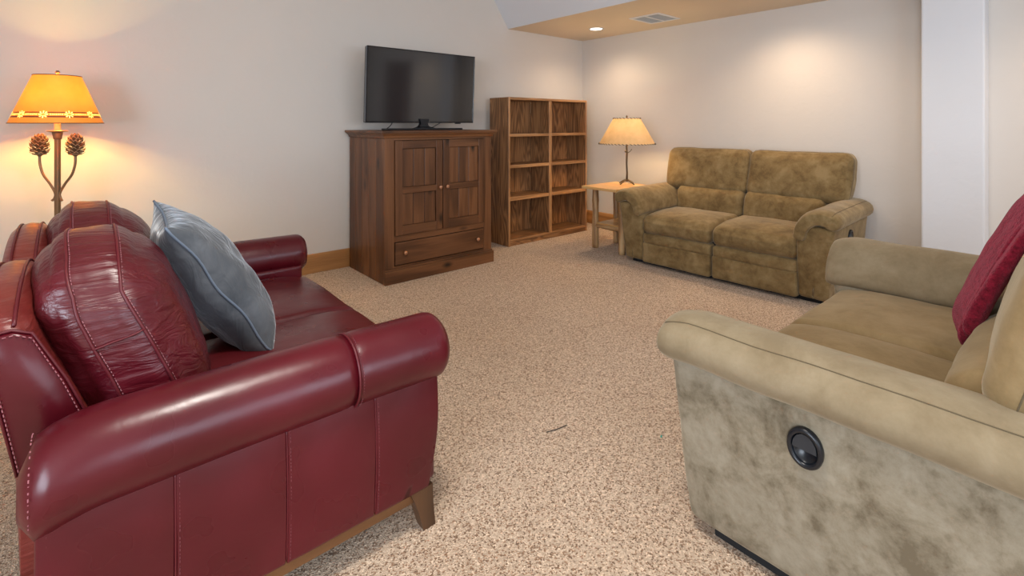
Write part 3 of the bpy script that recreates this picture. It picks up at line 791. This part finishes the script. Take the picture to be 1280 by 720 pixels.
# ------------------------------------------------------------------ slate blue pillow leaning on the near cushion
A_, B_, C_ = Vector((.200, 2.33, .985)), Vector((.196, 1.86, .962)), Vector((.505, 1.872, .478))
ctr = (A_ + C_) / 2; U = (A_ - B_) / 2; Vv = (B_ - C_) / 2; Nn = Vv.cross(U).normalized()
if Nn.x < 0: Nn = -Nn
PW = thing('throw_pillow', 'slate blue velvet square pillow leaning on the red leather loveseat', 'pillow', (.45, 2.1, .47))
ploc = Vector((.45, 2.1, .47))
def pil(u, v, s):
    e = max(0, (1 - u*u)) ** .42 * max(0, (1 - v*v)) ** (.5 if v > 0 else .32)
    pinch = 1 - .075 * (1 - abs(u)**3) * (abs(v)**2) ; pinch2 = 1 - .085 * (1 - abs(v)**3) * (abs(u)**2)
    P_ = ctr + U * u * pinch2 * 1.0 + Vv * v * pinch + Nn * (s * .112 * e + .012 * noise.noise(Vector((u*3, v*3, s))) * e)
    # crumpled lower corner
    if v < -.5:
        k = (-.5 - v) * 2; P_ += Nn * s * .010 * k * math.sin(u * 9 + v * 5) * e ** .5
    P_ += Nn * .010 * math.sin(v * 7 + u * 2) * (1 - e) * .6
    P_ -= Vv * .16 * math.exp(-((v + .62) / .28) ** 2) * e * (.5 if s > 0 else 1)
    P_ += Nn * s * .006 * math.sin(u * 6 + 2.2 * math.sin(v * 4)) * e
    P_.z = max(P_.z, .480 + .002 * s)
    return P_ - ploc
for s, nm in ((1, 'front_cover'), (-1, 'back_cover')):
    bm = bmesh.new(); n = 40; g = [[bm.verts.new(pil(math.sin(math.pi/2*(2*i/n-1)), math.sin(math.pi/2*(2*j/n-1)), s)) for i in range(n+1)] for j in range(n+1)]
    for j in range(n):
        for i in range(n):
            bm.faces.new((g[j][i], g[j][i+1], g[j+1][i+1], g[j+1][i]))
    o = obj(nm, bm, M_vel, PW)
q = []
for (u0, v0), (u1, v1) in (((-1,-1),(1,-1)), ((1,-1),(1,1)), ((1,1),(-1,1)), ((-1,1),(-1,-1))):
    for k in range(20): q.append(pil(u0 + (u1-u0)*k/20, v0 + (v1-v0)*k/20, 0))
seam('piping', plain('blue grey piping', (.14, .18, .24), .8), PW, q, .0045, closed=True)

# ------------------------------------------------------------------ tan suede reclining loveseats
def suede_loveseat(name, label, loc, rz, seed, msue, mside, marm, back=0):
    """local: x across, y=0 the front edge, +y towards the back"""
    t = thing(name, label, 'loveseat', loc, rz)
    for s in (-1, 1):
        # arm body, wedge widening to the top
        bm = bmesh.new(); n = 10
        pf = Puff((.108, .455, .262), (.03, .03, .03), (.006, .004, 0), lambda p, s=s: Vector((s * (.742 + p.x + ((p.z + .02) * .10 if p.x > 0 else 0)), .475 + p.y - (.035 * (p.z + .26) / .52 if p.y < 0 else 0) , .300 + p.z)), .004, 5, seed + s, .8)
        bm.free(); body = obj('arm', pf.mesh(12, 4), mside, t)
        # arm pad: curved thick band that dips to the seat on the inner side
        cen = spline([(.660, .478), (.675, .535), (.715, .590), (.770, .622), (.835, .620), (.880, .594)], 4)
        cen = spline([(p[0], 0, p[1]) for p in [(.660, .490), (.674, .543), (.710, .594), (.764, .625), (.825, .625), (.868, .606)]], 4)
        m_ = len(cen); up, lo = [], []
        for i, c_ in enumerate(cen):
            a0 = cen[max(0, i-1)]; a1 = cen[min(m_-1, i+1)]; tg = (a1 - a0).normalized(); nn = Vector((-tg.z, 0, tg.x))
            hh = .056 * (1 - .15 * (1 - i / (m_ - 1)))
            up.append(c_ + nn * hh); lo.append(c_ - nn * hh)
        def cap(a0, b0, out):
            mid = (a0 + b0) / 2; h = (a0 - b0) / 2; L = h.length
            return [mid + h * math.cos(w_) + out * L * math.sin(w_) for w_ in (math.pi * k / 6 for k in range(1, 6))]
        sec = up + cap(up[-1], lo[-1], Vector((.75, 0, -.5)).normalized()) + lo[::-1] + cap(lo[0], up[0], Vector((-.1, 0, -.8)))
        cm = Vector((.77, 0, .585)); bm = bmesh.new(); rings = []; nL = 30; yf, yb = -.045, .93
        for i in range(nL + 1):
            tt = .5 - .5 * math.cos(math.pi * i / nL); y = yf + (yb - yf) * tt
            dd = min(y - yf, .09) / .09; k = .62 + .38 * math.sqrt(max(0, 1 - (1 - dd)**2))
            de = min(yb - y, .05) / .05; k *= .7 + .3 * math.sqrt(max(0, 1 - (1 - de)**2))
            droop = -.010 * (1 - dd) - .012 * max(0, (y - .5))
            ring = []
            for p in sec:
                # shrink towards the band's centre line at the ends
                cn = min(cen, key=lambda q_: (q_ - p).length)
                pp = cn + (p - cn) * k; pp = cm + (pp - cm) * (.93 + .07 * k)
                ring.append(bm.verts.new((s * pp.x, y, pp.z + droop + .004 * noise.noise(Vector((p.x*8, y*6, seed))))))
            rings.append(ring)
        L_ = len(sec)
        for a_, b_ in zip(rings, rings[1:]):
            for j in range(L_): bm.faces.new((a_[j], a_[(j+1) % L_], b_[(j+1) % L_], b_[j]))
        bm.faces.new(rings[0]); bm.faces.new(rings[-1][::-1])
        pad = obj('arm_pad', bm, marm, t)
        ji = m_ - 3
        seam('seam', M_pipt, pad, [Vector(rings[i][ji].co) if 0 else pad.data.vertices[i * L_ + ji].co + Vector((s * .0008, 0, .0008)) for i in range(2, nL - 1)], .0014)
        # recliner handle in the outer side of the +x arm
        if s > 0:
            hy, hz, hx = .378, .452, .0; ox = -.022
            rg_ = bmesh.new()
            def el(k, a, b): return (hy + a * math.cos(2*math.pi*k/40), hz + b * math.sin(2*math.pi*k/40))
            rr_ = []
            for (a, b, x) in ((.030, .038, .899), (.030, .038, .905), (.033, .041, .912), (.040, .049, .9115), (.043, .053, .905), (.042, .052, .895)):
                rr_.append([rg_.verts.new((x + ox + (el(k, a, b)[1] - hz) * .05, *el(k, a, b))) for k in range(40)])
            for a_, b_ in zip(rr_, rr_[1:]):
                for k in range(40): rg_.faces.new((a_[k], a_[(k+1) % 40], b_[(k+1) % 40], b_[k]))
            rg_.faces.new(rr_[0])
            hnd = obj('recliner_handle', rg_, M_black, body)
            # lever: the upper part of the well, tilted
            hnd.parent = t
            lv = bmesh.new(); up_ = [( hy + .028*math.cos(R(a)), hz + .036*math.sin(R(a)) ) for a in range(-8, 189, 12)]
            f0 = [lv.verts.new((.909 + ox, y, z)) for y, z in up_]; f1 = [lv.verts.new((.893 + ox, y, z)) for y, z in up_]
            lv.faces.new(f0); lv.faces.new(f1[::-1])
            for k in range(len(f0)): lv.faces.new((f0[k], f0[(k+1) % len(f0)], f1[(k+1) % len(f0)], f1[k]))
            obj('lever', lv, plain('charcoal plastic lever', (.02, .024, .03), .4), hnd, smooth=False)
    for s in (-1, 1):
        cx_ = s * .322
        def df(p, cx_=cx_):
            f_ = max(0, -p.y / .30); z = p.z - .034 * f_ ** 2.2 * min(1, max(0, (p.z + .03) / .09)) ** 1.5
            return Vector((cx_ + p.x, .305 + p.y, .385 + z))
        pf = Puff((.317, .305, .088), (.04, .055, .06), (.0, .012, .020), df, .005, 5, seed + 3 * s)
        c = obj('seat_cushion', pf.mesh(14, 6), msue, t)
        # footrest: roll above a flat panel
        pf = Puff((.316, .06, .050), (.03, .03, .03), (0, .008, 0), lambda p, cx_=cx_: Vector((cx_ + p.x, .068 + p.y, .246 + p.z)), .003, 6, seed + 5 + s)
        fr = obj('footrest', pf.mesh(12, 4), msue, t)
        pf = Puff((.316, .055, .092), (.025, .025, .02), (0, .010, 0), lambda p, cx_=cx_: Vector((cx_ + p.x, .060 + p.y - .006 * (p.z < 0), .122 + p.z)), .004, 6, seed + 9 + s)
        obj('footrest_panel', pf.mesh(12, 4), msue, fr)
        # lumbar roll and head cushion
        pf = Puff((.319, .10, .135), (.05, .07, .07), (0, .015, 0), lambda p, cx_=cx_: Vector((cx_ + p.x, .700 + p.y + p.z * .2, .545 + p.z)), .005, 6, seed + 13 + s)
        obj('lumbar_cushion', pf.mesh(12, 5), msue, t)
        w2 = .406
        def dh(p, s=s, w2=w2):
            # upper cushion reaches out over the arm, leans back, slightly narrower at its foot
            k = 1 - .10 * max(0, (.2 - (p.z + .2)) / .4); xx = p.x
            if s * xx > 0: xx *= k
            return Vector((s * w2 + xx, .760 + back + p.y + (p.z + .2) * .26, .835 + p.z))
        pf = Puff((.405, .105, .205), (.07, .06, .075), (0, .030, 0), dh, .006, 5, seed + 17 + s, .8)
        h = obj('back_cushion', pf.mesh(14, 6), msue, t)
        for f in (-.45,):
            seam('seam', M_pipt, h, pf.path([(-1, f, -1), (-1, f, 1), (1, f, 1), (1, f, -1)], 20, .0008), .0018)
    # shell behind the cushions and dark base
    pf = Puff((.70, .07, .42), (.05, .04, .06), (0, 0, 0), lambda p: Vector((p.x, .885 + p.y + (p.z) * .10, .47 + p.z)), .003, 5, seed)
    obj('back_shell', pf.mesh(12, 4), msue, t)
    bx('base_frame', M_blackm, t, -.79, .79, .09, .90, 0.0, .045, .004)
    bx('seat_deck', M_blackm, t, -.63, .63, .10, .86, .05, .30, .004)
    return t
suede_loveseat('suede_loveseat', 'brown suede reclining loveseat standing against the right wall beyond the log side table', (3.855, 2.02, 0), R(-87.7), 1, M_sue, M_sue, M_sue)
suede_loveseat('suede_loveseat', 'tan suede reclining loveseat in the right foreground with a crimson throw', (2.278, .856, 0), R(180), 41, M_suem, M_sues, M_suet, .030)

# ------------------------------------------------------------------ crimson throw over the back of the near suede loveseat
TH = thing('throw_blanket', 'crimson plush throw hanging over the back of the foreground loveseat', 'blanket', (2.45, .1, 1.0))
path = spline([(2.36, .295, .545), (2.36, .272, .64), (2.38, .225, .78), (2.42, .17, .92), (2.46, .09, 1.045), (2.5, -.02, 1.09), (2.5, -.13, 1.04), (2.5, -.18, .9), (2.5, -.2, .75)], 8)
bm = bmesh.new(); rings = []; n = len(path); to = Vector((2.45, .1, 1.0))
for i, c_ in enumerate(path):
    tg = (path[min(n-1, i+1)] - path[max(0, i-1)]).normalized(); side = Vector((1, .12, 0)); nn = side.cross(tg).normalized()
    if i < n * .45 and nn.y < 0: nn = -nn
    if i == 0: pn_ = nn
    if nn.dot(pn_) < 0: nn = -nn
    pn_ = nn
    k = min(1, .35 + .65 * math.sqrt(min(1, i / 4))); wd = .155 + .03 * min(1, i / n * 2); ring = []
    for j in range(40):
        an = 2*math.pi*j/40; ca, sa = math.cos(an), math.sin(an)
        fold = .010 * math.sin(ca * 5.5 + .8 + i * .05) if sa > 0 else 0
        x = math.copysign(abs(ca) ** .7, ca) * wd * (.92 + .08 * k); y = (math.copysign(abs(sa) ** .75, sa) * .034 + fold) * k
        ring.append(bm.verts.new(c_ + side * x + nn * y + Vector((0, 0, .012 * noise.noise(Vector((ca*2, i*.2, 0))))) - to))
    rings.append(ring)
for a_, b_ in zip(rings, rings[1:]):
    for j in range(40): bm.faces.new((a_[j], a_[(j+1) % 40], b_[(j+1) % 40], b_[j]))
bm.faces.new(rings[0]); bm.faces.new(rings[-1][::-1])
bl = obj('blanket_fold', bm, M_plush, TH)
b2 = bl.data.copy(); o2 = link('blanket_fold', b2, None, TH)          # the darker fold lying underneath, a little further out
for v_ in b2.vertices:
    v_.co.x -= .045; v_.co.y -= .018; v_.co.z += .006 + .04 * min(1, max(0, (-v_.co.z - .1) / .3))

# ------------------------------------------------------------------ small marks
o = tb('lint_fleck', plain('teal lint', (.02, .35, .28), .8), None, [(1.785, 1.145, .004), (1.795, 1.149, .004)], .003, 5)
o['label'] = 'tiny teal fleck of lint lying on the carpet in the middle of the room'; o['category'] = 'lint'
o = tb('loose_thread', plain('dark thread', (.05, .04, .035), .9), None, [(1.455, 1.474, .003), (1.50, 1.458, .004), (1.554, 1.452, .003)], .0018, 5)
o['label'] = 'short dark loose thread lying on the carpet between the two foreground loveseats'; o['category'] = 'thread'
